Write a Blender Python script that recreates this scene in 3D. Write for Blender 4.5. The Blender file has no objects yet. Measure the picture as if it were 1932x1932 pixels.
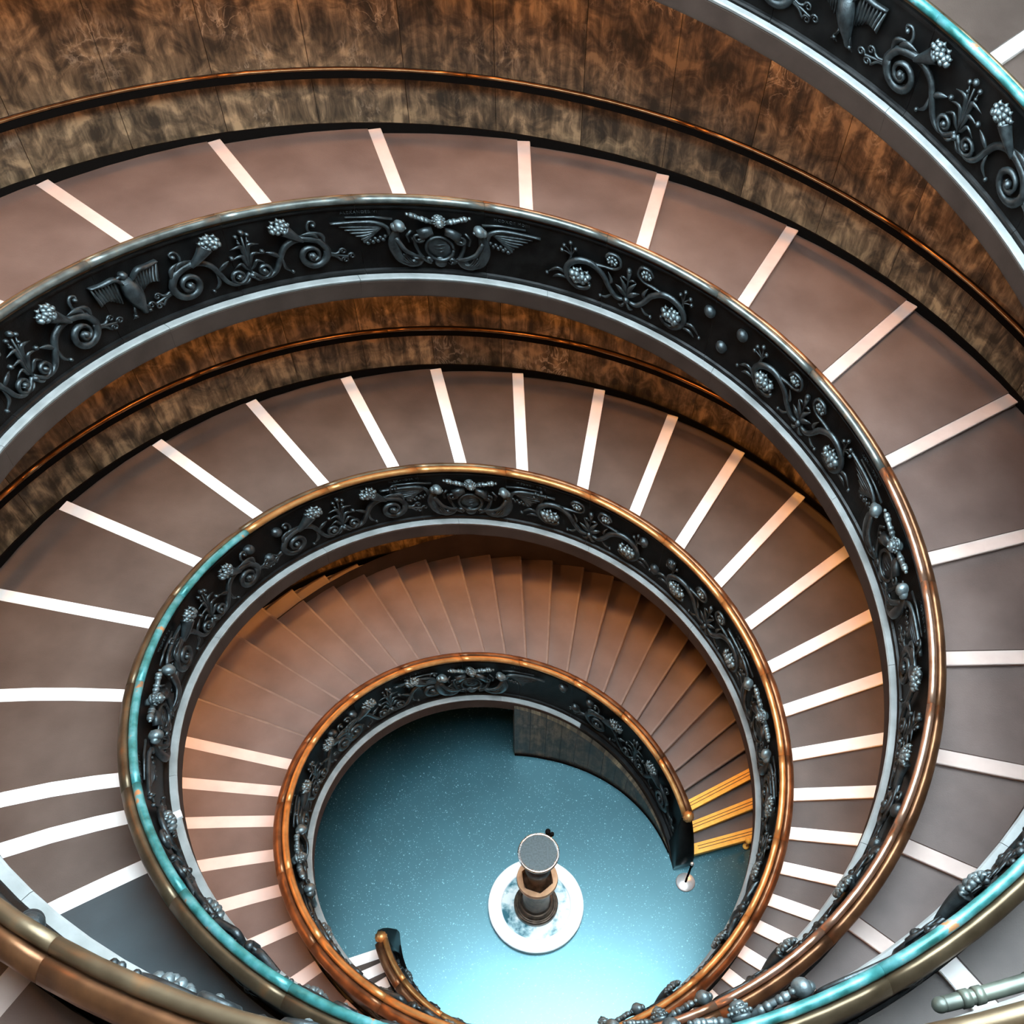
import bpy, math, random
from mathutils import Vector, Matrix
random.seed(7)
SC = bpy.context.scene
COL = SC.collection
D = math.pi/180
# ---------------- camera, sky, exposure ----------------
cd = bpy.data.cameras.new('camera'); cam = bpy.data.objects.new('camera', cd); COL.objects.link(cam)
R_ = Vector((0.9997516431120553, 0.010994143636751996, 0.01938506900787007))
U_ = Vector((-0.020164806932433 , 0.8166199273591539, 0.5768234346845382))
F_ = Vector((0.009488553951092594, 0.5770710727853414, -0.8166388089591949))
M = Matrix((R_, U_, -F_)).transposed().to_4x4(); M.translation = Vector((-0.269440718706159, -7.639895515120948, 22.692100411981045))
cam.matrix_world = M
cd.sensor_fit = 'HORIZONTAL'; cd.sensor_width = 36; cd.lens = 36*2085.98/1932
cd.shift_x = -51.8/1932; cd.shift_y = 110.0/1932; cd.clip_start = .05; cd.clip_end = 200
SC.camera = cam
w = bpy.data.worlds.new('sky'); SC.world = w; w.use_nodes = True
WB = w.node_tree.nodes['Background']; WB.inputs[0].default_value = (.72, .90, 1.0, 1); WB.inputs[1].default_value = SKY = 30.0
SC.view_settings.view_transform = 'Standard'; SC.view_settings.look = 'None'; SC.view_settings.gamma = 1
SC.view_settings.exposure = 0.0; SC.view_settings.use_curve_mapping = False
LAMP = 210.0
# ---------------- the two helical ramps: radius, rail height and ramp width every 15 degrees ----------------
TAB = {'A':[(3.0376,0.7033,3.6964),(3.1226,1.1143,3.6959),(3.2093,1.5194,3.6954),(3.2891,1.9106,3.6946),(3.3663,2.293,3.6936),(3.446,2.6691,3.6925),(3.5331,3.0415,3.6914),(3.6306,3.41,3.6902),(3.735,3.774,3.689),(3.842,4.1361,3.6876),(3.9471,4.4985,3.6859),(4.0464,4.8643,3.6837),(4.143,5.2319,3.6811),(4.243,5.5974,3.6784),(4.3524,5.9567,3.676),(4.4774,6.308,3.6743),(4.613,6.6544,3.6729),(4.7486,6.9991,3.6711),(4.8735,7.3455,3.668),(4.9854,7.6914,3.6632),(5.0896,8.0368,3.6573),(5.187,8.3878,3.6507),(5.2785,8.7507,3.6439),(5.3603,9.1294,3.636),(5.4331,9.5203,3.6273),(5.5047,9.9189,3.6193),(5.5828,10.3206,3.6139),(5.6701,10.7282,3.6118),(5.762,11.1434,3.6119),(5.8559,11.5602,3.6133),(5.9491,11.9725,3.615),(6.0429,12.3798,3.6169),(6.1377,12.7855,3.6196),(6.2303,13.1896,3.6226),(6.3174,13.592,3.6256),(6.3967,13.9903,3.6287),(6.4702,14.3859,3.6319),(6.5413,14.7847,3.6351),(6.6133,15.1925,3.6382),(6.6871,15.611,3.6411),(6.7607,16.0375,3.6439),(6.8333,16.4719,3.6466),(6.9042,16.9141,3.6492),(6.9734,17.3644,3.6517),(7.0411,17.8232,3.654),(7.1067,18.2908,3.6562),(7.1698,18.7673,3.6584),(7.2301,19.2522,3.6607),(7.2878,19.7461,3.6632),(7.3431,20.251,3.6653),(7.396,20.7689,3.6665),(7.4475,21.304,3.666),(7.4957,21.8498,3.6655)],'B':[(3.216,0.7395,3.5942),(3.2827,1.1514,3.5937),(3.3523,1.557,3.5932),(3.4168,1.9711,3.601),(3.4803,2.3862,3.6126),(3.5461,2.7966,3.6236),(3.6171,3.1967,3.6296),(3.6939,3.5843,3.6269),(3.7746,3.9634,3.6188),(3.8593,4.3373,3.6108),(3.9478,4.7092,3.6087),(4.0418,5.0808,3.6147),(4.1406,5.4508,3.6255),(4.2407,5.8179,3.6385),(4.3384,6.1808,3.651),(4.4304,6.5396,3.6637),(4.5193,6.8954,3.6774),(4.6103,7.2488,3.6902),(4.7083,7.6006,3.6999),(4.8186,7.949,3.7075),(4.937,8.2951,3.7134),(5.0546,8.643,3.7155),(5.1625,8.9971,3.7116),(5.2538,9.3605,3.7012),(5.3347,9.731,3.6854),(5.4155,10.1043,3.6647),(5.5065,10.4766,3.6394),(5.6112,10.8496,3.5982),(5.7236,11.2253,3.5447),(5.84,11.5992,3.5019),(5.9569,11.9668,3.493),(6.0747,12.3198,3.5366),(6.1945,12.6635,3.6164),(6.3142,13.0142,3.7024),(6.4314,13.388,3.7648),(6.5471,13.7924,3.7951),(6.6617,14.2183,3.8093),(6.7723,14.657,3.8147),(6.8762,15.1002,3.8185),(6.9666,15.5485,3.8211),(7.047,16.006,3.8191),(7.1291,16.4692,3.8143),(7.2252,16.9347,3.8084),(7.3419,17.4006,3.8011),(7.4714,17.8698,3.7917),(7.604,18.3451,3.7813),(7.7298,18.8293,3.7707),(7.8486,19.324,3.759),(7.9646,19.8279,3.7459),(8.0747,20.3398,3.734),(8.1756,20.8585,3.7256),(8.2578,21.3802,3.7251),(8.3378,21.9121,3.7246)]}
K = .8; HB = 1.046; HL = 1.247; HH = 1.118; PHI = {'A': 207.013, 'B': 27.013}; EY = .38074
SMAX = 742; OPEN = 6.9; BOXS = 360.
def q(st, s, j):
    T = TAB[st]; u = min(max((s+30)/15., 0), len(T)-1.001); i = int(u); t = u-i
    g = lambda k: T[min(max(k, 0), len(T)-1)][j]
    a, b, c, e = g(i-1), g(i), g(i+1), g(i+2)
    return .5*(2*b+(c-a)*t+(2*a-5*b+4*c-e)*t*t+(3*b-a-3*c+e)*t**3)
def RR(st, s): return q(st, s, 0)
def ZZ(st, s): return q(st, s, 1)
def WW(st, s): return q(st, s, 2)
def pt(st, s, dr, dz):
    ph = (PHI[st]+s)*D; r = RR(st, s)+dr
    return Vector((r*math.cos(ph), r*math.sin(ph)+EY*s/360, ZZ(st, s)+dz))
# ---------------- node helpers ----------------
def mat(name, col, rough=.6, metal=0, var=None, scale=3, bump=0, bscale=30, spec=.5, mscale=(1,1,1), coord='Object', detail=6):
    m = bpy.data.materials.new(name); m.use_nodes = True; n = m.node_tree.nodes; l = m.node_tree.links
    b = n['Principled BSDF']; b.inputs['Roughness'].default_value = rough; b.inputs['Metallic'].default_value = metal
    b.inputs['Specular IOR Level'].default_value = spec
    b.inputs['Base Color'].default_value = (*col, 1)
    tc = n.new('ShaderNodeTexCoord'); mp = n.new('ShaderNodeMapping'); mp.inputs['Scale'].default_value = mscale
    l.new(tc.outputs[coord], mp.inputs['Vector'])
    if var:
        t = n.new('ShaderNodeTexNoise'); t.inputs['Scale'].default_value = scale; t.inputs['Detail'].default_value = detail
        l.new(mp.outputs[0], t.inputs['Vector'])
        r = n.new('ShaderNodeValToRGB'); els = r.color_ramp.elements
        for i, (p, c) in enumerate(var):
            e = els[i] if i < 2 else els.new(p)
            e.position = p; e.color = (*c, 1)
        l.new(t.outputs['Fac'], r.inputs[0]); l.new(r.outputs[0], b.inputs['Base Color'])
        m['ramp'] = r.name
    if bump:
        t2 = n.new('ShaderNodeTexNoise'); t2.inputs['Scale'].default_value = bscale; t2.inputs['Detail'].default_value = 5
        l.new(mp.outputs[0], t2.inputs['Vector'])
        bp = n.new('ShaderNodeBump'); bp.inputs['Strength'].default_value = bump; bp.inputs['Distance'].default_value = .01
        l.new(t2.outputs['Fac'], bp.inputs['Height']); l.new(bp.outputs[0], b.inputs['Normal'])
    return m
MT = {}
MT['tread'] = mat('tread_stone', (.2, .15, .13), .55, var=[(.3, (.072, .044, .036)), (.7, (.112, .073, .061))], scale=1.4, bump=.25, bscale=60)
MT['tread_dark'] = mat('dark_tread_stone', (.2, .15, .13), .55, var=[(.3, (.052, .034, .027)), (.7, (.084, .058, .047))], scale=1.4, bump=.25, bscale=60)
MT['landing'] = mat('shade_painted_landing', (.04, .05, .06), .5, var=[(.3, (.022, .032, .037)), (.7, (.038, .054, .061))], scale=1.2, bump=.2, bscale=60)  # dark bluish shade over the landing, painted into its stone colour
MT['nosing'] = mat('nosing_marble', (.9, .82, .78), .45, var=[(.3, (.84, .75, .70)), (.7, (.90, .84, .80))], scale=3)
MT['worn_edge'] = mat('worn_step_edge', (.2, .15, .13), .5, var=[(.3, (.10, .068, .056)), (.7, (.14, .098, .083))], scale=5)
MT['nosing_pink'] = mat('pink_marble', (.6, .45, .4), .5, var=[(.3, (.46, .34, .295)), (.7, (.54, .41, .36))], scale=3)
MT['yellow'] = mat('yellow_edge_tape', (.85, .42, .05), .5, var=[(.3, (.80, .36, .04)), (.7, (.9, .46, .07))], scale=9)
MT['groove'] = mat('tape_groove', (.03, .015, .008), .8)
MT['bronze'] = mat('dark_bronze', (.022, .022, .022), .42, .75, var=[(.35, (.004, .004, .004)), (.65, (.012, .012, .012))], scale=5, bump=.3, bscale=45)
MT['relief_pale'] = mat('weathered_bronze', (.2, .22, .18), .4, .5, var=[(.35, (.035, .04, .033)), (.65, (.09, .10, .08))], scale=6)
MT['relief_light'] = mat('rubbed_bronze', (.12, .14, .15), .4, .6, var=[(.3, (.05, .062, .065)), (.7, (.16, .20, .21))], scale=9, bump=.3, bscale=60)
MT['relief'] = mat('relief_bronze', (.09, .10, .105), .38, .7, var=[(.3, (.014, .016, .017)), (.7, (.058, .072, .077))], scale=9, bump=.35, bscale=60)
MT['rail'] = mat('worn_rail_bronze', (.20, .10, .04), .42, .8, var=[(.3, (.08, .034, .016)), (.55, (.17, .075, .034)), (.75, (.26, .12, .055))], scale=4, bump=.1, bscale=25)
MT['rail_olive'] = mat('olive_rail_bronze', (.16, .11, .06), .42, .75, var=[(.3, (.075, .05, .028)), (.6, (.14, .10, .06)), (.8, (.26, .13, .055))], scale=3.5, bump=.1, bscale=25)
MT['patina'] = mat('green_patina', (.10, .33, .32), .38, .35, var=[(.32, (.012, .085, .075)), (.48, (.04, .19, .19)), (.64, (.11, .30, .32)), (.67, (.42, .20, .09))], scale=5, bump=.15, bscale=30)
MT['goldbead'] = mat('golden_bronze_bead', (.5, .27, .1), .42, .8, var=[(.3, (.30, .14, .045)), (.7, (.50, .27, .10))], scale=5, bump=.1, bscale=30)
MT['copperbead'] = mat('copper_bead', (.36, .2, .13), .3, .8, var=[(.3, (.22, .11, .06)), (.7, (.40, .25, .18))], scale=5, bump=.1, bscale=30)
MT['dull_bead'] = mat('grey_worn_bronze_bead', (.12, .13, .12), .36, .6, var=[(.3, (.05, .055, .05)), (.6, (.12, .13, .12)), (.78, (.2, .13, .07))], scale=5, bump=.1, bscale=30)
MT['ledge'] = mat('ledge_stone', (.62, .62, .60), .6, var=[(.3, (.13, .135, .13)), (.7, (.20, .205, .20))], scale=4, bump=.15, bscale=40)
MT['fascia'] = mat('fascia_plaster', (.2, .15, .12), .8, var=[(.3, (.026, .016, .012)), (.7, (.040, .026, .020))], scale=2, bump=.2, bscale=30, spec=.12)
MT['white'] = mat('white_card', (.95, .95, .95), .5)
MT['black'] = mat('black_iron', (.006, .005, .0045), .8, 0, spec=0)
MT['handrail'] = mat('wall_rail_bronze', (.16, .075, .03), .3, .85, var=[(.3, (.13, .055, .02)), (.7, (.24, .12, .05))], scale=6)
# wall marble: streaked, book-matched through the slab UVs
def wallmat(lo=.5, hi=1.15):
    m = bpy.data.materials.new('streaked_wall_marble'); m.use_nodes = True; n = m.node_tree.nodes; l = m.node_tree.links
    b = n['Principled BSDF']; b.inputs['Roughness'].default_value = .5; b.inputs['Specular IOR Level'].default_value = .35
    uv = n.new('ShaderNodeUVMap'); uv.uv_map = 'UVMap'
    def tex(sc, scale, detail=7, dist=0., rough=.6):
        mp = n.new('ShaderNodeMapping'); mp.inputs['Scale'].default_value = sc; l.new(uv.outputs[0], mp.inputs['Vector'])
        t = n.new('ShaderNodeTexNoise'); t.inputs['Scale'].default_value = scale; t.inputs['Detail'].default_value = detail
        t.inputs['Distortion'].default_value = dist; t.inputs['Roughness'].default_value = rough
        l.new(mp.outputs[0], t.inputs['Vector']); return t
    t1 = tex((6.0, .5, 1), 1.6, 10, .35, .66)
    r1 = n.new('ShaderNodeValToRGB'); e = r1.color_ramp.elements
    e[0].position = .30; e[0].color = (.030, .019, .010, 1); e[1].position = .72; e[1].color = (.34, .225, .125, 1)
    x = e.new(.46); x.color = (.095, .062, .034, 1); x = e.new(.57); x.color = (.17, .115, .066, 1)
    t4 = tex((2.0, 1.1, 1), 2.2, 7, 1.0, .6)
    ad = n.new('ShaderNodeMath'); ad.operation = 'MULTIPLY_ADD'; l.new(t4.outputs['Fac'], ad.inputs[0]); ad.inputs[1].default_value = 1.2
    sb = n.new('ShaderNodeMath'); sb.operation = 'SUBTRACT'; l.new(t1.outputs['Fac'], sb.inputs[0]); sb.inputs[1].default_value = .60
    l.new(sb.outputs[0], ad.inputs[2]); l.new(ad.outputs[0], r1.inputs[0])
    t2 = tex((2.6, 1.0, 1), 1.6, 6, 2.2, .55)
    r2 = n.new('ShaderNodeValToRGB'); e = r2.color_ramp.elements
    e[0].position = .46; e[0].color = (0, 0, 0, 1); e[1].position = .54; e[1].color = (0, 0, 0, 1); x = e.new(.5); x.color = (1, 1, 1, 1)
    l.new(t2.outputs['Fac'], r2.inputs[0])
    t3 = tex((.7, .5, 1), 1.1, 3)
    r3 = n.new('ShaderNodeValToRGB'); e = r3.color_ramp.elements
    e[0].position = .54; e[0].color = (0, 0, 0, 1); e[1].position = .66; e[1].color = (1, 1, 1, 1)
    l.new(t3.outputs['Fac'], r3.inputs[0])
    mu = n.new('ShaderNodeMath'); mu.operation = 'MULTIPLY'; l.new(r2.outputs[0], mu.inputs[0]); l.new(r3.outputs[0], mu.inputs[1])
    m2 = n.new('ShaderNodeMath'); m2.operation = 'MULTIPLY'; l.new(mu.outputs[0], m2.inputs[0]); l.new(t1.outputs['Fac'], m2.inputs[1]); mu = m2
    mx = n.new('ShaderNodeMix'); mx.data_type = 'RGBA'; l.new(mu.outputs[0], mx.inputs['Factor']); l.new(r1.outputs[0], mx.inputs['A'])
    mx.inputs['B'].default_value = (.75, .58, .42, 1)
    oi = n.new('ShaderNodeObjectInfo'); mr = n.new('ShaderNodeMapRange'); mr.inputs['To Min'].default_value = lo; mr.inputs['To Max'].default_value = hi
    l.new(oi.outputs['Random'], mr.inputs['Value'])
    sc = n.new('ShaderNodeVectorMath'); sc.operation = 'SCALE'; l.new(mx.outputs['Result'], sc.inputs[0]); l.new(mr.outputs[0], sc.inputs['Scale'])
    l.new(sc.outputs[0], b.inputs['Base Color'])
    bp = n.new('ShaderNodeBump'); bp.inputs['Strength'].default_value = .25; bp.inputs['Distance'].default_value = .02
    l.new(t1.outputs['Fac'], bp.inputs['Height']); l.new(bp.outputs[0], b.inputs['Normal'])
    return m
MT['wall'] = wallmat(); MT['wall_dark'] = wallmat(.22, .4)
def floormat():
    m = mat('polished_terrazzo', (.05, .13, .15), .31, var=[(.3, (.003, .018, .024)), (.7, (.008, .036, .046))], scale=1.2, spec=1.)
    n = m.node_tree.nodes; l = m.node_tree.links; b = n['Principled BSDF']
    b.inputs['IOR'].default_value = 1.75; b.inputs['Specular Tint'].default_value = (.48, .90, 1, 1)
    tc = n.new('ShaderNodeTexCoord'); v = n.new('ShaderNodeTexVoronoi'); v.inputs['Scale'].default_value = 7.5; l.new(tc.outputs['Object'], v.inputs['Vector'])
    v2 = n.new('ShaderNodeTexVoronoi'); v2.inputs['Scale'].default_value = 22; l.new(tc.outputs['Object'], v2.inputs['Vector'])
    def lt(o, x):
        a = n.new('ShaderNodeMath'); a.operation = 'LESS_THAN'; l.new(o, a.inputs[0]); a.inputs[1].default_value = x; return a
    mx0 = n.new('ShaderNodeMath'); mx0.operation = 'MAXIMUM'
    l.new(lt(v.outputs['Distance'], .11).outputs[0], mx0.inputs[0]); l.new(lt(v2.outputs['Distance'], .17).outputs[0], mx0.inputs[1])
    mx = n.new('ShaderNodeMix'); mx.data_type = 'RGBA'; l.new(mx0.outputs[0], mx.inputs['Factor'])
    l.new(n[m['ramp']].outputs[0], mx.inputs['A']); mx.inputs['B'].default_value = (.16, .28, .30, 1)
    l.new(mx.outputs['Result'], b.inputs['Base Color'])
    return m
MT['floor'] = floormat()
# ---------------- mesh helpers ----------------
class G:
    def __init__(s): s.v = []; s.f = []
    def grid(s, rows, close=False, cap=False):
        b = len(s.v); n = len(rows[0])
        for r in rows: s.v += [tuple(p) for p in r]
        for i in range(len(rows)-1):
            for j in range(n if close else n-1):
                k = (j+1) % n
                s.f.append((b+i*n+j, b+i*n+k, b+(i+1)*n+k, b+(i+1)*n+j))
        if cap:
            s.f.append(tuple(b+j for j in range(n))[::-1]); s.f.append(tuple(b+(len(rows)-1)*n+j for j in range(n)))
        return s
    def sweep(s, pts, a, b=None, n=6):
        b = b if b is not None else a
        N = len(pts); rows = []
        for i, p in enumerate(pts):
            p0 = pts[max(i-1, 0)]; p1 = pts[min(i+1, N-1)]
            tx, ty = p1[0]-p0[0], p1[1]-p0[1]; L = math.hypot(tx, ty) or 1; nx, ny = -ty/L, tx/L
            t = i/(N-1.)
            aa = a(t) if callable(a) else a; bb = b(t) if callable(b) else b
            h = p[2] if len(p) > 2 else 0
            rows.append([(p[0]+nx*aa*math.cos(x), p[1]+ny*aa*math.cos(x), h+bb*math.sin(x)) for x in [2*math.pi*k/n+.3 for k in range(n)]])
        return s.grid(rows, True, True)
    def ball(s, u, v, h, r, rh=None, n=7, m=5):
        rh = rh or r; rows = []
        for i in range(m+1):
            a = math.pi*i/m; rr = max(math.sin(a), .02)*r
            rows.append([(u+rr*math.cos(2*math.pi*k/n), v+rr*math.sin(2*math.pi*k/n), h+rh*math.cos(a)) for k in range(n)])
        return s.grid(rows, True, True)
    def lathe(s, prof, c=(0, 0, 0), n=32):
        rows = [[(c[0]+r*math.cos(2*math.pi*k/n), c[1]+r*math.sin(2*math.pi*k/n), c[2]+z) for k in range(n)] for r, z in prof]
        return s.grid(rows, True, True)
    def ring(s, prof, c=(0, 0, 0), n=48):
        rows = [[(c[0]+r*math.cos(2*math.pi*k/n), c[1]+r*math.sin(2*math.pi*k/n), c[2]+z) for k in range(n)] for r, z in list(prof)+[prof[0]]]
        return s.grid(rows, True)
    def mapped(s, fn, mirror=False):
        g = G(); g.v = [tuple(fn(-p[0] if mirror else p[0], p[1], p[2])) for p in s.v]; g.f = [tuple(reversed(f)) for f in s.f] if mirror else list(s.f); return g
    def add(s, o):
        b = len(s.v); s.v += o.v; s.f += [tuple(i+b for i in f) for f in o.f]; return s
def obj(name, g, m, parent=None, smooth=False, uvs=None, **kw):
    me = bpy.data.meshes.new(name); me.from_pydata(g.v, [], g.f)
    for mm in (m if isinstance(m, (list, tuple)) else [m]): me.materials.append(MT[mm])
    if smooth: me.polygons.foreach_set('use_smooth', [True]*len(me.polygons))
    if uvs:
        uvl = me.uv_layers.new(name='UVMap')
        for lp in me.loops: uvl.data[lp.index].uv = uvs[lp.vertex_index]
    me.update()
    o = bpy.data.objects.new(name, me); COL.objects.link(o)
    if parent: o.parent = parent
    for k, v in kw.items(): o[k] = v
    return o
def empty(name, loc, label, cat, group=None):
    o = bpy.data.objects.new(name, None); COL.objects.link(o); o.location = (0, 0, 0); o.empty_display_size = .2
    o['label'] = label; o['category'] = cat
    if group: o['group'] = group
    return o
def frange(a, b, st):
    n = max(1, int(math.ceil((b-a)/st-1e-6))); return [a+(b-a)*i/n for i in range(n+1)]
def spiral(cu, cv, r0, r1, a0, turns, n=26, h=0., h1=None):
    h1 = h if h1 is None else h1
    out = []
    for i in range(n+1):
        t = i/n; a = a0*D+turns*2*math.pi*t; r = r0+(r1-r0)*t**.8
        out.append((cu+r*math.cos(a), cv+r*math.sin(a), h+(h1-h)*t))
    return out
def bez(*P, n=12):
    # Catmull-Rom through the points
    Q = [P[0]]+list(P)+[P[-1]]; out = []
    for i in range(1, len(Q)-2):
        m = max(2, n//(len(P)-1))
        for k in range(m):
            t = k/m; a, b, c, e = Q[i-1], Q[i], Q[i+1], Q[i+2]
            out.append(tuple(.5*(2*b[j]+(c[j]-a[j])*t+(2*a[j]-5*b[j]+4*c[j]-e[j])*t*t+(3*b[j]-a[j]-3*c[j]+e[j])*t**3) for j in range(len(b))))
    out.append(P[-1]); return out
# ---------------- setting ----------------
g = G(); g.lathe([(.001, 0), (3., 0), (7.4, 0), (7.4, -.15), (.001, -.15)], n=96); obj('floor', g, 'floor', kind='structure')
rows = []
for a in range(0, 361, 6):
    c_, s_ = math.cos(a*D), math.sin(a*D); rows.append([Vector((r*c_+(1.9 if r < 9 else 0), r*s_+(-1.0 if r < 9 else .6), z)) for r, z in ((OPEN, 26.3), (13.5, 26.3), (13.5, 26.6), (OPEN, 26.6))])
obj('sky_mask_ring', G().grid(rows, True), 'fascia', kind='structure')  # unseen ring added to narrow the sky light, opening set off-centre to steer it
RW = [(-6, 3.03), (10, 3.055), (37, 3.08), (49, 3.107), (60, 3.16), (75, 3.29), (96, 3.45)]
def rwall(s):
    for (a, ra), (b, rb) in zip(RW, RW[1:]):
        if s <= b: return ra+(rb-ra)*max(0, (s-a))/(b-a)
    return RW[-1][1]
def cyl(st, s, r, z):
    ph = (PHI[st]+s)*D; return Vector((r*math.cos(ph), r*math.sin(ph)+EY*s/360, z))
for st, nm in (('B', 'wall_right'), ('A', 'wall_left')):
    root = None
    for s0 in range(-6, 72, 6):
        s1 = s0+6; rows = []; uvs = []
        for s in frange(s0+.06, s1-.06, 2):
            top = ZZ(st, s)-1.60+.2; ri = rwall(s); rt = RR(st, s)-.36
            if top < .1: top = .1
            k = min(1, top/2.2)
            row = [cyl(st, s, ri+.22, 0), cyl(st, s, ri, 0), cyl(st, s, ri+(rt-ri)*k, top), cyl(st, s, ri+(rt-ri)*k+.22, top)]
            rows.append(row); uu = (s-s0)*.055 if (s0//6) % 2 else (s1-s)*.055
            uvs += [(uu+s0//12*1.7, r.z*1.0+3) for r in row]
        gg = G().grid(rows, True, True)
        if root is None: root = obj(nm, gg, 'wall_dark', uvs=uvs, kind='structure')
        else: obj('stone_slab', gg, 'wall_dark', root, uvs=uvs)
    rows = [[cyl(st, s, rwall(s)-.015, 0), cyl(st, s, rwall(s)-.015, .09), cyl(st, s, rwall(s)+.02, .09)] for s in frange(-6, 72, 3)]
    obj('baseboard', G().grid(rows), 'black', root)
# outer wall of the ground floor passage, plain
rows = [[cyl('A', s, 7.42, z) for z in (-.15, 1.4, 2.6, 3.6)] for s in range(0, 361, 5)]
obj('wall_ground', G().grid([[Vector((7.15*math.cos(a*D), 7.15*math.sin(a*D), z)) for z in (-.15, 1.3, 2.6, 3.4)] for a in range(0, 361, 5)]), 'fascia', kind='structure')
# ---------------- the ramps ----------------
SA = [-7.5, -1.7, 4.2]+[4.2+6.13*i for i in range(1, 19)]+[120.6, 127.1, 133.5, 140.8, 148.3, 156.4, 164.7, 173.9, 183.2, 192.8, 203., 213.4, 223.9, 234.7, 246.2, 257.4, 269.4, 282.1, 294.9, 308.4, 322., 336.3, 351., 357.2, 365.4, 425., 442., 459., 476., 492., 508., 524.5, 541., 558.1, 574.5, 591., 608., 625., 642., 659., 676., 693., 710.]
SB = [-10.5, -4.1, 2., 8.1, 14.1, 20.1, 26.1, 31.9, 37.8, 43.7, 49.4, 55.1, 61., 66.9, 72.6, 78.3, 84.4, 90.3, 96., 101.9, 107.9, 113.8, 120.3, 126.8, 133.7, 141., 148.7, 156.9, 165.8, 174.8, 184.1, 194.8, 205.5, 216.6, 227.7, 238.8, 249.9, 261., 272., 283.3, 294.8, 308., 321.6, 335.6, 350.1, 365.1, 379.7, 394.9, 410.1, 425.5, 441.1, 457., 473.3, 489.5, 506., 522., 538.5, 555., 572., 589., 606., 623., 640., 657., 674., 691., 708.]
BOW = {351.: 1.6, 357.2: 1.6, 365.4: .7, 336.3: .9, 165.8: .8, 174.8: 1.2, 184.1: 1.2, 194.8: 1.0, 156.9: .5}
RI = .13     # inner edge of the treads, outward of the rail line
def strip(st, s, x, fr):
    # point on tread line: angle of nosing s moved x metres uphill, at fraction fr across the ramp
    r = RI+(WW(st, s)-RI)*fr; R = RR(st, s)+r
    bow = BOW.get(s, 0)*(4*fr*(1-fr))
    return s-bow+math.degrees(x/R), r
NW = .215
def ramp(st, S, label):
    root = empty('spiral_ramp', None, label, 'staircase', 'the two intertwined ramps of the double helix')
    FR = [0, .17, .33, .5, .67, .83, 1]
    for k, s in enumerate(S):
        nxt = S[k+1] if k+1 < len(S) else SMAX+5
        kind = ('white' if st == 'A' else ('yellow' if s < 3 else 'plain' if s < 137 else 'white'))
        rise = ZZ(st, nxt)-ZZ(st, s)
        drop = rise if kind in ('plain', 'yellow') else min(.10, rise*.5)
        z0 = ZZ(st, s)-HB; z1 = ZZ(st, nxt)-HB-drop
        nn = max(2, int((nxt-s)/3)); rows = []
        nose = kind != 'plain'
        for i in range(nn+1):
            t = i/nn; row = []
            for fr in FR:
                a0, r0 = strip(st, s, (NW if nose else 0.), fr); a1, r1 = strip(st, nxt, .012, fr)
                a = a0+(a1-a0)*t; r = r0+(r1-r0)*t
                # height measured linearly between this nosing and the foot of the next
                z = z0+(z1-z0)*((a-s)/(nxt-s))
                ph = (PHI[st]+a)*D; R = RR(st, a)+RI+(WW(st, a)-RI)*fr
                row.append(Vector((R*math.cos(ph), R*math.sin(ph)+EY*a/360, z-(.004 if nose else 0))))
            rows.append(row)
        # closed slab: add underside
        th = .24 if not nose else .12
        slab = G(); top = rows; ring = []
        for r_ in top: ring.append(list(r_)+[Vector((p.x, p.y, p.z-th)) for p in reversed(r_)])
        slab.grid(ring, True, True)
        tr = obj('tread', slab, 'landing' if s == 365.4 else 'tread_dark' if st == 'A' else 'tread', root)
        if s == 365.4: tr['label'] = 'long landing with its shade painted into the stone colour'
        if not nose:
            ring = []
            for fr in FR:
                loc = []
                for (x, dz) in ((-.022, -.05), (-.03, -.03), (-.022, -.006), (-.008, .003), (.022, .003), (.022, -.05)):
                    a, r = strip(st, s, x, fr); ph = (PHI[st]+a)*D; R = RR(st, a)+RI+(WW(st, a)-RI)*fr
                    loc.append(Vector((R*math.cos(ph), R*math.sin(ph)+EY*a/360, z0+dz)))
                ring.append(loc)
            obj('nosing', G().grid(ring, True, True), 'worn_edge', tr)
        if nose:
            gg = G(); ring = []
            hN = drop+.02
            for fr in FR:
                a0, r0 = strip(st, s, 0, fr)
                loc = []
                for (x, dz) in ((.012, -hN), (.012, -.045), (0., -.035), (-.012, -.018), (-.004, -.003), (.012, 0), (NW, .0), (NW, -hN)):
                    a, r = strip(st, s, x, fr); ph = (PHI[st]+a)*D; R = RR(st, a)+RI+(WW(st, a)-RI)*fr
                    loc.append(Vector((R*math.cos(ph), R*math.sin(ph)+EY*a/360, z0+dz)))
                ring.append(loc)
            gg.grid(ring, True, True)
            obj('nosing', gg, 'yellow' if kind == 'yellow' else 'nosing' if st == 'A' else 'nosing_pink', tr)
            if kind == 'yellow':
                for x0 in (.075, .135):
                    g2 = G(); rows2 = []
                    for fr in FR[0:]:
                        loc = []
                        for (x, dz) in ((x0, .002), (x0+.014, .002)):
                            f2 = .05+fr*.95; a, r = strip(st, s, x, f2); ph = (PHI[st]+a)*D; R = RR(st, a)+RI+(WW(st, a)-RI)*f2
                            loc.append(Vector((R*math.cos(ph), R*math.sin(ph)+EY*a/360, z0+dz)))
                        rows2.append(loc)
                    obj('groove', g2.grid(rows2), 'groove', tr)
    s0 = S[0]
    # under-step base, soffit, inner string with its pale ledge
    def prof(name, P, mname, a=s0, b=SMAX, step=3, close=True, smooth=False, parent=root):
        rows = []
        for s in frange(a, b, step): rows.append([pt(st, s, (x if x < 90 else WW(st, s)+x-100), z) for x, z in P])
        for r in rows:
            for p in r: p.z = max(p.z, -.05)
        return obj(name, G().grid(rows, close, close), mname, parent, smooth)
    prof('soffit', [(-.28, -1.62), (100.02, -1.58), (100.02, -1.36), (-.28, -1.36)], 'fascia')
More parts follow.
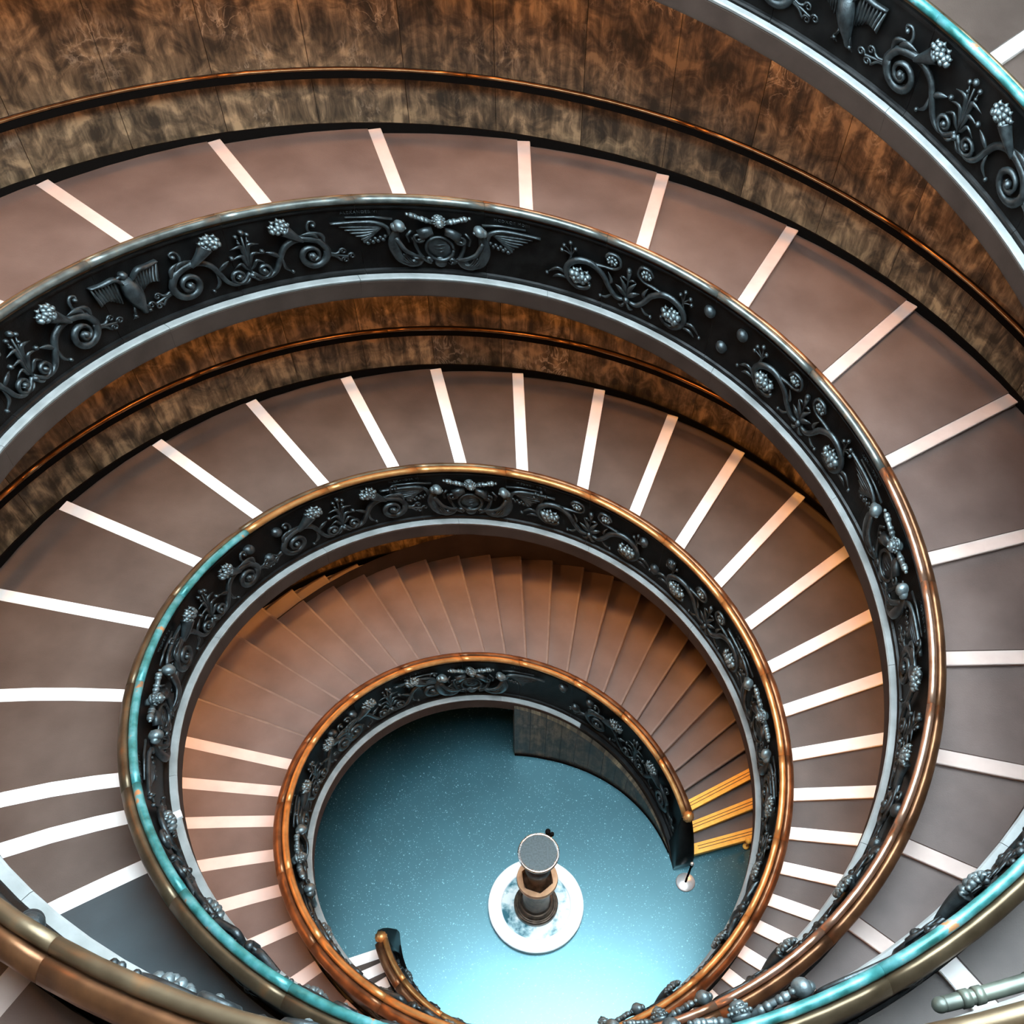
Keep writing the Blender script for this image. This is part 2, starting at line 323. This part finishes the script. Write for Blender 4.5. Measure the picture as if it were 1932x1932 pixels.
    for a in frange(s0, SMAX, 30)[:-1]:
        b = min(a+30.05, SMAX) if a+31 < SMAX else SMAX
        n_ = (SMAX-s0)/math.ceil((SMAX-s0)/30.)
        prof('string', [(-.285, -1.60), (-.29, -1.32), (-.26, -1.30), (.14, -1.30), (.14, -1.60)], 'fascia' if a > 20 else 'bronze', a, a+n_-.04)
        prof('ledge', [(-.29, -1.30), (-.30, -1.262), (-.28, -1.245), (-.14, -1.225), (.12, -1.2), (.12, -1.30)], 'ledge' if a > 20 else 'bronze', a, a+n_-.06)
    return root
rampA = ramp('A', SA, 'stone ramp with white nosings whose foot starts at lower left of the well floor')
rampB = ramp('B', SB, 'stone ramp whose foot has three yellow edged steps beside the round stanchion')
# ---------------- enclosing wall above each ramp, one marble slab at a time ----------------
def encl(st, name, skirt):
    ot = 'B' if st == 'A' else 'A'; root = None; k = 0
    s0 = -12
    while s0 < 700:
        s1 = s0+9; rows = []; uvs = []
        for s in frange(s0+.03, s1-.03, 2.3):
            su = s+180
            r0 = RR(st, s)+WW(st, s); z0 = max(ZZ(st, s)-HB-.25, -.02)
            if su < 744:
                r1 = RR(ot, su)+WW(ot, su); z1 = ZZ(ot, su)-1.5; ey1 = EY*su/360
            else:
                r1 = r0+.9; z1 = 26.2; ey1 = EY*744/360
            ph = (PHI[st]+s)*D
            row = []
            for t in (0, .25, .5, .75, 1):
                r = r0+(r1-r0)*t; row.append(Vector((r*math.cos(ph), r*math.sin(ph)+EY*s/360*(1-t)+ey1*t, z0+(z1-z0)*t)))
            out = [Vector((p.x*(1+.12/r0), p.y*(1+.12/r0), p.z)) for p in reversed(row)]
            rows.append(row+out)
            uu = ((s-s0) if k % 2 else (s1-s))*.1
            uvs += [(uu+(k//2)*2.3, p.z-ZZ(st, s)+7*(k//2)) for p in row+out]
        gg = G().grid(rows, True, True)
        if root is None: root = obj(name, gg, 'wall', uvs=uvs, kind='structure')
        else: obj('stone_slab', gg, 'wall', root, uvs=uvs)
        s0 = s1; k += 1
    rows = []
    for s in frange(-12, 700, 5):
        su = s+180; r0 = RR(st, s)+WW(st, s); z0 = max(ZZ(st, s)-HB-.3, -.1)
        if su < 744: r1 = RR(ot, su)+WW(ot, su); z1 = ZZ(ot, su)-1.4; ey1 = EY*su/360
        else: r1 = r0+.9; z1 = 26.2; ey1 = EY*744/360
        ph = (PHI[st]+s)*D; rows.append([Vector(((r0+(r1-r0)*t+.11)*math.cos(ph), (r0+(r1-r0)*t+.11)*math.sin(ph)+EY*s/360*(1-t)+ey1*t, z0+(z1-z0)*t)) for t in (0, .5, 1)])
    obj('joint_mortar', G().grid(rows), 'black', root)
    rows = [[pt(st, s, WW(st, s)+x, z) for x, z in ((-.0, -HB+.09), (-.03, -HB+.09), (-.03, -HB-.1))] for s in frange(-8, 700, 4)]
    obj(skirt, G().grid(rows), 'black', None, kind='structure')
encl('A', 'wall_first', 'baseboard_first'); encl('B', 'wall_second', 'baseboard_second')
def whand(st, label):
    root = empty('wall_handrail', None, label, 'handrail', 'wall handrails above the ramps')
    for a in frange(0, 696, 24)[:-1]:
        rows = []
        for s in frange(a, a+24-.05, 3):
            rows.append([pt(st, s, WW(st, s)+x, -HB+HH+z) for x, z in ((-.135, -.015), (-.13, .012), (-.112, .025), (-.09, .025), (-.072, .012), (-.072, -.015), (-.10, -.03))])
        obj('rail', G().grid(rows, True, True), 'handrail', root, True)
        rows = [[pt(st, s, WW(st, s)+x, -HB+HH+z) for x, z in ((-.135, -.025), (-.13, -.15), (.01, -.16), (.01, -.02))] for s in frange(a, a+24, 3)]
        obj('backing', G().grid(rows, True, True), 'black', root)
whand('A', 'thin bronze handrail fixed to the wall above the ramp that starts at lower left')
whand('B', 'thin bronze handrail fixed to the wall above the ramp with the yellow edged steps')
# ---------------- ornament motifs in panel coordinates (u to the right, v down from the rail, h out of the panel) ----------------
taper = lambda a, b: (lambda t: a+(b-a)*t)
fat = lambda a, m: (lambda t: a+(m-a)*math.sin(math.pi*min(t*1.05, 1)))
def fruit(cu, cv, R, n=13, seed=1, h=.05):
    rn = random.Random(seed); g = G()
    for i in range(n):
        a = i*2.4; r = R*math.sqrt((i+.3)/n)*.92
        b = R*rn.uniform(.24, .40)
        g.ball(cu+r*math.cos(a)*1.15, cv+r*math.sin(a)*.8, h+.06+(R-r)*.35, b, b*1.05)
    for i in range(9):
        a = i*2*math.pi/9+.2; c, s_ = math.cos(a), math.sin(a)
        g.sweep([(cu+R*.8*c, cv+R*.62*s_, h+.03), (cu+R*1.12*c, cv+R*.92*s_, h+.07), (cu+R*1.24*c, cv+R*1.05*s_, h+.04)], lambda t: .05*(1-t)+.012, .03, 5)
    return g
def leaf(P, w=.05, h=.025): return G().sweep(bez(*P, n=10), fat(.008, w), fat(.006, h), 6)
def corn_side():     # scroll with horn of fruit on the right of a palmette
    out = []
    g = G().sweep(bez((.10, -1.30, .03), (.30, -1.37, .05), (.48, -1.28, .06), (.60, -1.05, .07), (.72, -.82, .07), (.92, -.68, .08), (1.15, -.66, .09), (1.42, -.76, .09), (1.55, -.98, .08), n=28)+spiral(1.24, -1.04, .31, .05, 8, -1.65, 34, .08, .12), lambda t: .030+.045*math.sin(math.pi*min(1, t*1.25))**1.0 if t < .8 else .035-.02*(t-.8)/.2+.01, lambda t: .05)
    g.ball(1.24, -1.04, .13, .07); out.append(('scroll', g))
    g = G().sweep(bez((1.10, -.70, .10), (.98, -.58, .14), (.86, -.46, .16), (.76, -.36, .16)), taper(.035, .14), taper(.05, .12), 8); out.append(('horn', g))
    out.append(('fruit', fruit(.68, -.27, .17, seed=3, h=.13)))
    g = leaf([(1.42, -.70, .1), (1.30, -.56, .13), (1.08, -.55, .13)], .055).add(leaf([(1.52, -.82, .1), (1.48, -.62, .12), (1.30, -.52, .12)], .05))
    out.append(('leaf', g)); g = G(); g.add(G().sweep(bez((1.28, -.60, .1), (1.24, -.44, .09), (1.30, -.32, .08), (1.40, -.34, .08), (1.38, -.42, .1)), taper(.03, .02))).ball(1.36, -.40, .10, .045)
    out.append(('curl', g)); g = G()
    g.add(leaf([(.62, -1.0, .08), (.50, -.88, .1), (.36, -.82, .08)], .05)).ball(.30, -.78, .08, .05)
    out.append(('leaf', g)); g = G()
    g.add(leaf([(.66, -1.02, .07), (.66, -1.22, .08), (.78, -1.36, .06)], .035)).ball(.80, -1.36, .07, .04)
    out.append(('leaf', g))
    g = G()
    for k, (u1, v1) in enumerate(((1.86, -1.06), (2.02, -1.18), (1.88, -1.26))):
        g.sweep(bez((1.56, -1.06-.03*k, .05), (1.70, -1.10-.03*k, .06), (u1-.08, v1-.01, .06))+spiral(u1, v1, .075, .02, 170, -1.2, 12, .06), taper(.028, .014))
    out.append(('tendril', g)); return out
def palmette():
    g = G()
    for m in (-1, 1):
        g.sweep([(m*(x), y, h) for x, y, h in bez((.02, -1.20, .05), (.16, -1.34, .06), n=4)+spiral(.25, -1.20, .17, .04, -100, 1.25, 20, .06, .09)], taper(.04, .028), .04)
        g.ball(m*.25, -1.20, .09, .055)
        for (a, b, w) in (((.13, -1.02), (.30, -.98), .035), ((.10, -.86), (.33, -.78), .042), ((.08, -.66), (.28, -.56), .045)):
            g.add(leaf([(0, -1.16, .04), (m*a[0]*.6, a[1]-.06, .06), (m*a[0]*1.2, a[1]+.08, .09), (m*b[0], b[1]-.06, .07)], w))
        g.sweep([(m*.01, -1.1, .04), (m*.04, -.7, .05), (m*.10, -.42, .05)], .014); g.ball(m*.11, -.38, .06, .045); g.ball(m*.09, -.52, .06, .035)
        g.add(leaf([(0, -1.28, .04), (m*.10, -1.38, .06), (m*.2, -1.42, .04)], .03))
    g.sweep([(0, -1.3, .05), (0, -.8, .06), (0, -.4, .06)], .02); g.ball(0, -.30, .08, .06, .06).ball(0, -1.24, .08, .06)
    return [('palmette', g)]
def vine_side():     # tendril that curls round a fruit cluster, with a flower curl above it
    out = []
    g = G().sweep(bez((.06, -1.22, .04), (.22, -1.22, .06), (.38, -1.04, .07), (.52, -.80, .08), (.78, -.62, .09), (1.06, -.66, .09), (1.24, -.86, .08), (1.22, -1.12, .07), (1.04, -1.30, .07), (.84, -1.26, .08), (.76, -1.14, .09), n=36), lambda t: .032+.04*math.sin(math.pi*t)**.8, .05)
    out.append(('scroll', g)); out.append(('fruit', fruit(.98, -1.0, .19, 12, 5, .05)))
    g = G().sweep(bez((.72, -.64, .06), (.50, -.60, .07), (.30, -.56, .08), (.18, -.42, .09), (.24, -.24, .09), (.42, -.22, .1), (.50, -.34, .1), n=22), taper(.035, .024), .04)
    out.append(('tendril', g))
    g = G()
    for k in range(8):
        a = k*math.pi/4; g.ball(.36+.085*math.cos(a), -.38+.075*math.sin(a), .09, .04)
    g.ball(.36, -.38, .12, .05); out.append(('flower', g))
    g = G()
    for (u, v) in ((1.20, -.30), (1.32, -.40), (1.10, -.42), (1.36, -.52)):
        g.sweep(bez((1.22, -.78, .06), (1.18, -.6, .07), (u, v, .07)), taper(.022, .012)); g.ball(u, v, .08, .045)
    out.append(('bud_sprig', g)); g = G()
    g.add(leaf([(1.20, -1.14, .05), (1.42, -1.0, .07), (1.62, -1.16, .05)], .04)).add(leaf([(1.22, -1.2, .05), (1.40, -1.16, .07), (1.52, -1.26, .05)], .035)).ball(1.64, -1.18, .06, .04)
    out.append(('leaf', g)); out.append(('leaf', leaf([(.40, -.98, .06), (.34, -.86, .09), (.42, -.70, .06)], .04))); g = G()
    g.add(leaf([(.30, -1.2, .05), (.42, -1.32, .06), (.52, -1.34, .05)], .03)).ball(.54, -1.34, .06, .04)
    out.append(('leaf', g)); return out
def lily():
    g = G(); g.ball(0, -1.18, .08, .07)
    for m in (-1, 1):
        g.add(leaf([(0, -1.15, .05), (m*.12, -.98, .1), (m*.26, -.92, .06)], .06)).add(leaf([(0, -1.1, .05), (m*.06, -.86, .1), (m*.17, -.70, .07)], .05))
        g.add(leaf([(0, -.74, .06), (m*.10, -.66, .08), (m*.17, -.72, .05)], .03)).add(leaf([(0, -1.25, .05), (m*.08, -1.36, .08), (m*.16, -1.38, .05)], .035))
    g.sweep([(0, -1.1, .06), (0, -.7, .07), (0, -.48, .06)], lambda t: .02+.045*max(0, t-.5)*2); g.ball(0, -.46, .07, .06, .06)
    return [('lily', g)]
def eagle():
    g = G()
    g.sweep(bez((-.02, -.40, .06), (0, -.60, .12), (.05, -.85, .12), (.12, -1.1, .06), (.18, -1.28, .03)), lambda t: .06+.13*math.sin(math.pi*min(1, t*1.2))*(1-t*.3), lambda t: .04+.08*math.sin(math.pi*t), 8)
    g.ball(-.05, -.34, .14, .085, .08); g.sweep([(-.1, -.33, .15), (-.19, -.35, .15), (-.22, -.40, .14)], taper(.035, .01))
    for m in (-1, 1):
        g.sweep([(m*x, v, h) for x, v, h in bez((.10, -.52, .1), (.24, -.34, .15), (.45, -.36, .12), (.68, -.36, .07))], fat(.02, .05), .06)
        for k in range(8):
            t = k/7; g.add(G().sweep([(m*(.2+.46*t), -.38, .08), (m*(.2+.38*t), -.62-.02*k, .07), (m*(.18+.30*t), -.92+.035*k, .04)], fat(.02, .04), .02, 5))
        g.sweep([(.08+m*.08, -1.05, .05), (.08+m*.15, -1.2, .08)], .03); g.ball(.08+m*.15, -1.23, .08, .04)
        for k in (-1, 0, 1): g.sweep([(.08+m*.15, -1.23, .08), (.08+m*.15+k*.06, -1.3, .05)], taper(.02, .008))
    return [('eagle', g)]
def studs():
    return [('stud', G().ball(u, v, .02, .125, .11, 14, 10)) for u, v in ((-.39, -.45), (.37, -.48), (0, -1.08))]
def arms():
    out = []
    g = G()     # cartouche: oval shield inside a rolled frame
    g.sweep(spiral(0, -1.0, .27, .27, 0, 1, 30, .14), .035, .05)
    g.ball(0, -1.0, .06, .26, .09, 18, 8)
    for m in (-1, 1):
        g.sweep([(m*.12, -.58, .16), (m*.25, -.60, .2), (m*.38, -.68, .2)], taper(.09, .12), taper(.09, .11), 9)
        g.sweep([(m*x, v, h) for x, v, h in spiral(.42, -.72, .12, .03, 200, 1.3, 16, .22, .26)], .03)
        g.sweep([(m*x, v, h) for x, v, h in bez((.50, -.78, .12), (.46, -1.0, .14), (.36, -1.22, .15), (.22, -1.33, .14))+spiral(.22, -1.26, .07, .02, 200, 1.1, 8, .15)], .04, .06)
        g.sweep([(m*.52, -.62, .1), (m*.62, -.74, .12), (m*.58, -.9, .1)], .03)
    g.ball(0, -1.34, .1, .13, .06, 12, 6)
    out.append(('shield', g))
    g = G()
    for k, y in enumerate((-.92, -1.0, -1.08)): g.sweep([(-.12+.03*k, y-.01, .155), (.12-.02*k, y+.03, .155)], .012, .01, 4)
    out.append(('shield_band', g))
    g = G()     # tiara standing out towards the well
    for k, (r, h) in enumerate(((.115, .14), (.125, .18), (.115, .23), (.09, .27))):
        g.ball(0, -.30, h, r, .06, 14, 6)
    for k in range(12):
        a = k*math.pi/6; g.ball(.125*math.cos(a), -.30+.125*math.sin(a), .19, .026); g.ball(.10*math.cos(a+.2), -.30+.10*math.sin(a+.2), .25, .022)
    g.sweep([(0, -.38, .06), (0, -.32, .14)], .1, .1, 8); g.ball(0, -.30, .32, .03)
    out.append(('tiara', g))
    for m in (-1, 1):
        g = G(); g.sweep([(m*.06, -.40, .12), (m*.34, -.28, .17), (m*.56, -.18, .19)], lambda t: .045-.01*t, .045, 8)
        for t in (.35, .5, .78, .9): g.ball(m*(.06+.5*t), -.40+.22*t, .13+.06*t, .06, .06)
        g.ball(m*.6, -.165, .20, .035)
        out.append(('key', g))
    for m in (-1, 1):
        g = G()
        f = lambda P: [(m*x, v, h) for x, v, h in P]
        # body: one tapering run from head down the back to the curled legs
        g.sweep(f(bez((.79, -.50, .16), (.82, -.60, .15), (.86, -.72, .16), (.90, -.90, .18), (.86, -1.10, .18), (.78, -1.28, .16), (.62, -1.38, .14), (.46, -1.34, .12), (.44, -1.24, .12), n=30)), lambda t: (.05 if t < .12 else .05+.065*abs(math.sin(math.pi*(t-.12)/.88*1.5))**.8), lambda t: .045+.04*math.sin(math.pi*t), 9)
        hd = G().ball(m*.78, -.42, .22, .115, .12, 14, 10).ball(m*.68, -.45, .24, .035, .04).ball(m*.86, -.46, .2, .09, .08, 10, 7); out.append(('head', hd))
        g.sweep(f(bez((.86, -.74, .2), (.74, -.94, .28), (.66, -1.02, .3), (.5, -1.12, .28), (.34, -1.2, .2))), taper(.06, .03), taper(.06, .03), 7)
        for k in range(3): g.sweep(f([(.36, -1.18, .21), (.30-.01*k, -1.19-.02*k, .19)]), .012, .012, 4)
        for k in range(4): g.sweep(f(bez((.84-.05*k, -1.12, .2), (.72-.05*k, -1.3, .22), (.54-.02*k, -1.38+.02*k, .18))), .02, .02, 5)
        out.append(('winged_figure', g))
        g = G()
        g.sweep(f(bez((.94, -.72, .12), (1.0, -.52, .16), (1.2, -.42, .15), (1.5, -.41, .12), (2.02, -.44, .06), n=18)), lambda t: .055-.035*t, .05, 7)
        g.sweep(f([(.86, -.38, .1), (1.2, -.33, .09), (1.72, -.33, .05)]), taper(.035, .015), .03, 6)
        for k in range(7):
            t = k/6.
            g.sweep(f(bez((1.04+.1*t, -.56-.01*k, .10), (1.3+.12*t, -.50-.06*k, .09), (1.95-.55*t, -.47-.075*k, .04))), fat(.015, .035), .022, 5)
        for k in range(9): g.ball(m*(1.02+.05*k), -.78-.012*k-(k % 2)*.06, .07, .045, .04)
        out.append(('wing', g))
    return out
def textg(s, u0, v0, size):
    c = bpy.data.curves.new('t', 'FONT'); c.body = s; c.size = size; c.extrude = .008; c.align_x = 'CENTER'; c.space_character = 1.25; c.resolution_u = 2
    o = bpy.data.objects.new('t', c); COL.objects.link(o)
    me = bpy.data.meshes.new_from_object(o.evaluated_get(bpy.context.evaluated_depsgraph_get()))
    g = G(); g.v = [(v.co.x+u0, v.co.y+v0, v.co.z+.015) for v in me.vertices]; g.f = [tuple(p.vertices) for p in me.polygons]
    bpy.data.objects.remove(o); bpy.data.curves.remove(c); bpy.data.meshes.remove(me); return g
T1 = textg('ALEXANDER VI', -1.45, -.27, .085); T2 = textg('MCDXCII MDIII', 1.45, -.27, .085)
def panel_dr(v): return (-.06+.085*(v/1.4))*1.0     # metres, v in motif units (negative down)
def placer(st, s0, side=-1):
    R0 = RR(st, s0)
    def fn(u, v, h):
        s = s0 - math.degrees(u*K/R0)*(1 if side < 0 else -1)
        if side < 0: return pt(st, s, panel_dr(v)-(h*K), v*K*.93)
        return pt(st, s, .085+h*K*.4, v*K*.8-.04)
    return fn
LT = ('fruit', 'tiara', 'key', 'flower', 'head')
# ---------------- balustrades ----------------
PN = [(-.05, -.09), (-.085, -.10), (-.09, -.125), (-.055, -.14), (-.062, -.17), (-.15, -1.16), (-.185, -1.175), (-.20, -1.20), (-.20, -1.24),
      (.12, -1.24), (.12, -1.16), (.085, -1.15), (.075, -.16), (.10, -.145), (.10, -.12), (.05, -.09)]
CAPF = [(-.055, -.085), (.0, -.01), (.012, .02), (.035, .034), (.06, .03), (.10, .0), (.135, -.045), (.15, -.075), (.14, -.09), (.13, -.09), (.13, -.098), (.142, -.105), (.142, -.122), (.125, -.13), (-.02, -.12)]
BEAD = [(-.062+.056*math.cos(a*D), .012+.058*math.sin(a*D)) for a in range(-150, 210, 30)]
def balus(st, label, groupsI):
    root = empty('balustrade', None, label, 'balustrade', 'bronze balustrades along the inner edge of the ramps')
    s0 = -3.; n_ = (SMAX-s0)/int((SMAX-s0)/18); a = s0; k = 0
    while a < SMAX-.5:
        b = a+n_
        S_ = frange(a, b-.05, 3)
        cap = 'rail' if (st == 'B' and a < 430) or (st == 'A' and a < 235) or (st == 'B' and a > 515) else 'rail_olive'
        bead = 'goldbead' if (st == 'A' and a < 300) or (st == 'B' and a < 235) else 'copperbead' if (st == 'B' and a < 345) else ('patina' if st == 'A' else 'dull_bead' if a < 515 else 'rail_olive')
        hr = obj('handrail', G().grid([[pt(st, s, x, z) for x, z in CAPF] for s in S_], True, True), cap, root, True)
        o = obj('bead', G().grid([[pt(st, s, x, z) for x, z in BEAD] for s in S_], True, True), bead, hr, True)
        if bead == 'patina': o['label'] = 'green patinated inner bead'
        obj('panel', G().grid([[pt(st, s, x, z) for x, z in PN] for s in S_], True, True), 'bronze', root)
        a = b; k += 1
    def put(motif, s, mirror=False, side=-1):
        fn = placer(st, s, side)
        for nm, g in motif: obj(nm, g.mapped(fn, mirror), 'relief_light' if nm in LT else 'relief', root, True)
    CS, PA, VS, LI, EA, ST, AR = corn_side(), palmette(), vine_side(), lily(), eagle(), studs(), arms()
    for (s, kind) in groupsI:
        if kind == 'arms':
            fn = placer(st, s)
            f2 = lambda u, v, h: fn(u, v, h*.72)
            for nm, g in AR: obj(nm, g.mapped(fn if nm in LT else f2), 'relief_light' if nm in LT else 'relief', root, True)
            for g in (T1, T2): obj('inscription', g.mapped(fn), 'relief', root)
        elif kind == 'corn':
            put(PA, s); put(CS, s); put(CS, s, True)
        elif kind == 'vine':
            put(LI, s); put(VS, s); put(VS, s, True)
        elif kind == 'torch':
            g = G().sweep(bez((-.9, -.22, .16), (-.3, -.26, .18), (.45, -.30, .18), (.62, -.31, .18), n=16), lambda t: .048-.006*t, .05, 12)
            for u in (-.2, .1, .42, .50): g.sweep([(u-.025, -.29, .18), (u+.025, -.29, .18)], .056, .058, 12)
            g.ball(.64, -.31, .18, .05, .05, 14, 10)
            obj('torch', g.mapped(placer(st, s)), 'relief_pale', root, True)
        elif kind == 'eagle': put(EA, s)
        elif kind == 'studs': put(ST, s)
    for s in range(60, 720, 22): put(LI, s, False, 1)
    # closing newel: the panel curls down to the floor in a scroll
    fn = lambda u, v, h: pt(st, -3-math.degrees(u/RR(st, 0)), v*0-.03+h, v)
    rows = []
    for t in [i/10 for i in range(11)]:
        s = -3-10*t; zt = -.10-.62*t**1.6
        zb = -ZZ(st, s)
        rows.append([pt(st, s, x, z) for x, z in ((-.10, zt), (-.16-.1*t, (zt+zb)/2), (-.30, zb), (.13, zb), (.11, (zt+zb)/2), (.10, zt), (.0, zt+.05))])
    nw = obj('newel', G().grid(rows, True, True), 'bronze', root, True)
    g = G()
    for k in range(8): 
        t = k/7; g.ball(0, 0, 0, .06)
    g = G().sweep([(0, 0, 0), (0, .01, 0)], .01)
    kb = G(); c = pt(st, -4.2, -.0, .02)
    kb.lathe([(.02, -.16), (.07, -.13), (.05, -.09), (.09, -.04), (.115, .02), (.10, .08), (.05, .12), (.01, .13)], c, 16)
    for k in range(10):
        a = k*36*D; 
        for zz_, rr_ in ((.0, .1), (.055, .095)): kb.add(ballw(c.x+rr_*math.cos(a+zz_*6), c.y+rr_*math.sin(a+zz_*6), c.z+zz_, .026))
    obj('finial', kb, 'goldbead', root, True)
    return root
def ballw(x, y, z, r): return G().ball(x, y, z, r, r, 6, 4)
def cell(c0, kinds, lo=10, hi=705):
    out = []
    for c, kd, mid in kinds:
        out += [(c, 'arms'), (c+27.5, kd), (c+44.3, mid), (c+61, kd)]
    return out
GB = cell(0, [(-4.+90, 'corn', 'studs'), (175., 'vine', 'eagle'), (262., 'corn', 'studs'), (350., 'vine', 'studs'), (440., 'corn', 'eagle'), (528., 'vine', 'studs'), ])
GB += [(25., 'corn'), (50, 'studs'), (621., 'torch'), (645, 'corn'), (662, 'studs'), (680, 'corn')]
GA = cell(0, [(82., 'corn', 'eagle'), (171.5, 'vine', 'studs'), (259.3, 'corn', 'studs'), (344., 'vine', 'eagle'), (440., 'corn', 'studs'), (526., 'corn', 'eagle'), (614., 'vine', 'studs')])
GA += [(24., 'vine'), (50, 'eagle')]
GA = [g_ for g_ in GA if g_[0] < 698]; GB = [g_ for g_ in GB if g_[0] < 698]
balus('A', 'bronze relief balustrade with green patinated rail on the ramp starting at lower left', GA)
balus('B', 'bronze relief balustrade with brown rail on the ramp with the yellow edged steps', GB)
# ---------------- things on the well floor ----------------
t = empty('fountain', None, 'round fountain with dark stepped pedestal standing in a white basin on the well floor', 'fountain')
C0 = (.013, -.125, 0)
obj('basin_rim', G().ring([(.70, .02), (.98, .0), (.985, .13), (.965, .155), (.73, .155), (.71, .14), (.70, .05)], C0, 64), 'white', t, True)
MT['water'] = mat('basin_water', (.7, .8, .8), .12, var=[(.38, (.04, .14, .17)), (.47, (.35, .50, .53)), (.56, (.80, .84, .82))], scale=4.5, detail=9)
obj('water', G().lathe([(.001, .11), (.4, .11), (.715, .11), (.715, .03), (.001, .03)], C0, 48), 'water', t)
MT['pewter'] = mat('pedestal_bronze', (.06, .04, .03), .4, .6, var=[(.35, (.035, .022, .015)), (.65, (.12, .08, .055))], scale=8, bump=.3, bscale=40)
obj('pedestal_base', G().lathe([(.05, .03), (.45, .03), (.455, .22), (.44, .26), (.41, .27), (.395, .24), (.36, .26), (.35, .36), (.33, .38), (.05, .38)], C0, 40), 'pewter', t, True)
obj('column', G().lathe([(.05, .36), (.31, .36), (.28, .5), (.245, .9), (.25, 1.3), (.29, 1.55), (.30, 1.62), (.05, 1.62)], C0, 32), 'pewter', t, True)
MT['copper'] = mat('worn_copper', (.45, .24, .12), .45, .5, var=[(.3, (.36, .18, .09)), (.7, (.52, .30, .17))], scale=7)
g = G(); rows = []
for k in range(36):
    a = k*10*D; hx = .29/max(math.cos(((k*10+18) % 60-30)*D), .1)*.98
    c, s = math.cos(a), math.sin(a)
    rows.append([Vector((C0[0]+r*c, C0[1]+r*s, z)) for r, z in ((hx, 1.62), (.395, 1.60), (.405, 1.66), (.395, 1.74), (hx, 1.74), (hx-.03, 1.64))])
rows.append(rows[0]); obj('copper_collar', g.grid(rows, True), 'copper', t)
obj('stem', G().lathe([(.05, 1.55), (.27, 1.58), (.27, 1.72), (.2, 1.78), (.19, 2.1), (.25, 2.25), (.22, 2.4), (.16, 2.6), (.2, 2.8), (.33, 2.92), (.05, 2.94)], C0, 28), 'pewter', t, True)
MT['steel'] = mat('polished_rim', (.5, .5, .5), .25, .9)
MT['slate'] = mat('slate_grey_cover', (.10, .15, .16), .55, var=[(.4, (.028, .042, .047)), (.6, (.045, .065, .07))], scale=30)
b_ = obj('bowl', G().lathe([(.05, 2.88), (.34, 2.92), (.385, 2.98), (.385, 3.0), (.01, 3.0)], C0, 48), 'pewter', t, True)
obj('bowl_rim', G().ring([(.335, 2.99), (.385, 2.99), (.39, 3.02), (.375, 3.045), (.35, 3.045), (.335, 3.02)], C0, 48), 'steel', b_, True)
obj('cover', G().lathe([(.01, 3.0), (.345, 3.0), (.345, 3.03), (.01, 3.035)], C0, 40), 'slate', b_)
g = G().lathe([(.01, 2.96), (.05, 2.96), (.05, 3.04), (.01, 3.05)], (C0[0]+.17, C0[1]+.42, 0), 10).lathe([(.01, 2.98), (.035, 2.98), (.035, 3.05), (.01, 3.06)], (C0[0]+.25, C0[1]+.37, 0), 10).lathe([(.01, 2.9), (.06, 2.9), (.06, 2.97), (.01, 2.98)], (C0[0]+.19, C0[1]+.37, 0), 10)
obj('spout', g, 'black', b_, True)
t = empty('stanchion', None, 'slim black stanchion on a round pale base beside the yellow edged steps', 'barrier post')
MT['stbase'] = mat('brushed_base', (.75, .66, .62), .28, .7, var=[(.4, (.6, .5, .46)), (.6, (.85, .78, .75))], scale=3)
c = (3.147, .442, 0)
obj('base', G().lathe([(.01, 0), (.2, 0), (.205, .02), (.19, .035), (.01, .05)], c, 36), 'stbase', t, True)
obj('post', G().lathe([(.01, .03), (.022, .04), (.022, .95), (.035, .96), (.035, 1.04), (.01, 1.05)], c, 14), 'black', t, True)
obj('knob', G().lathe([(.005, 1.04), (.03, 1.05), (.042, 1.08), (.03, 1.12), (.005, 1.125)], c, 14), 'stbase', t, True)
c = pt('B', -15, 1.35, 0); 
o = obj('brass_knob', G().lathe([(.005, 0), (.07, .005), (.075, .03), (.05, .05), (.005, .055)], (4.50, 1.25, 0), 18).lathe([(.01, .03), (.02, .05), (.02, .25), (.06, .28), (.075, .33), (.06, .38), (.005, .4)], (4.50, 1.25, 0), 16), 'yellow', None, True)
o['label'] = 'small round yellow knob on the dark floor just right of the yellow edged steps'; o['category'] = 'knob'
c = pt('A', BOXS, -.30, -1.225); rd = Vector((math.cos((PHI['A']+BOXS)*D), math.sin((PHI['A']+BOXS)*D), 0)); tn = Vector((-rd.y, rd.x, 0))
g = G(); g.grid([[c+rd*x+tn*y+Vector((0, 0, z)) for x, y in ((-.015, -.045), (.08, -.045), (.08, .05), (-.015, .05))] for z in (0, .05, .055)], True, True)
o = obj('paper_box', g, 'white'); o['label'] = 'tiny square white box left on the ledge under the green railed balustrade'; o['category'] = 'box'
# ---------------- lamps under the ramps ----------------
def lamps(st):
    ot = st
    for s in frange(190, 700, 24):
        if (st == 'B' and s > 525) or (st == 'A' and 435 < s < 545): continue
        p = pt(st, s, WW(st, s)*.86, -1.8)
        ld = bpy.data.lights.new('ceiling_lamp', 'POINT'); ld.energy = LAMP*(1.7 if st == 'A' and s < 365 else 1.8 if st == 'A' and s > 545 else 1.0); ld.color = (1, .43, .11); ld.shadow_soft_size = .12
        o = bpy.data.objects.new('ceiling_lamp', ld); COL.objects.link(o); o.location = p
lamps('A'); lamps('B')
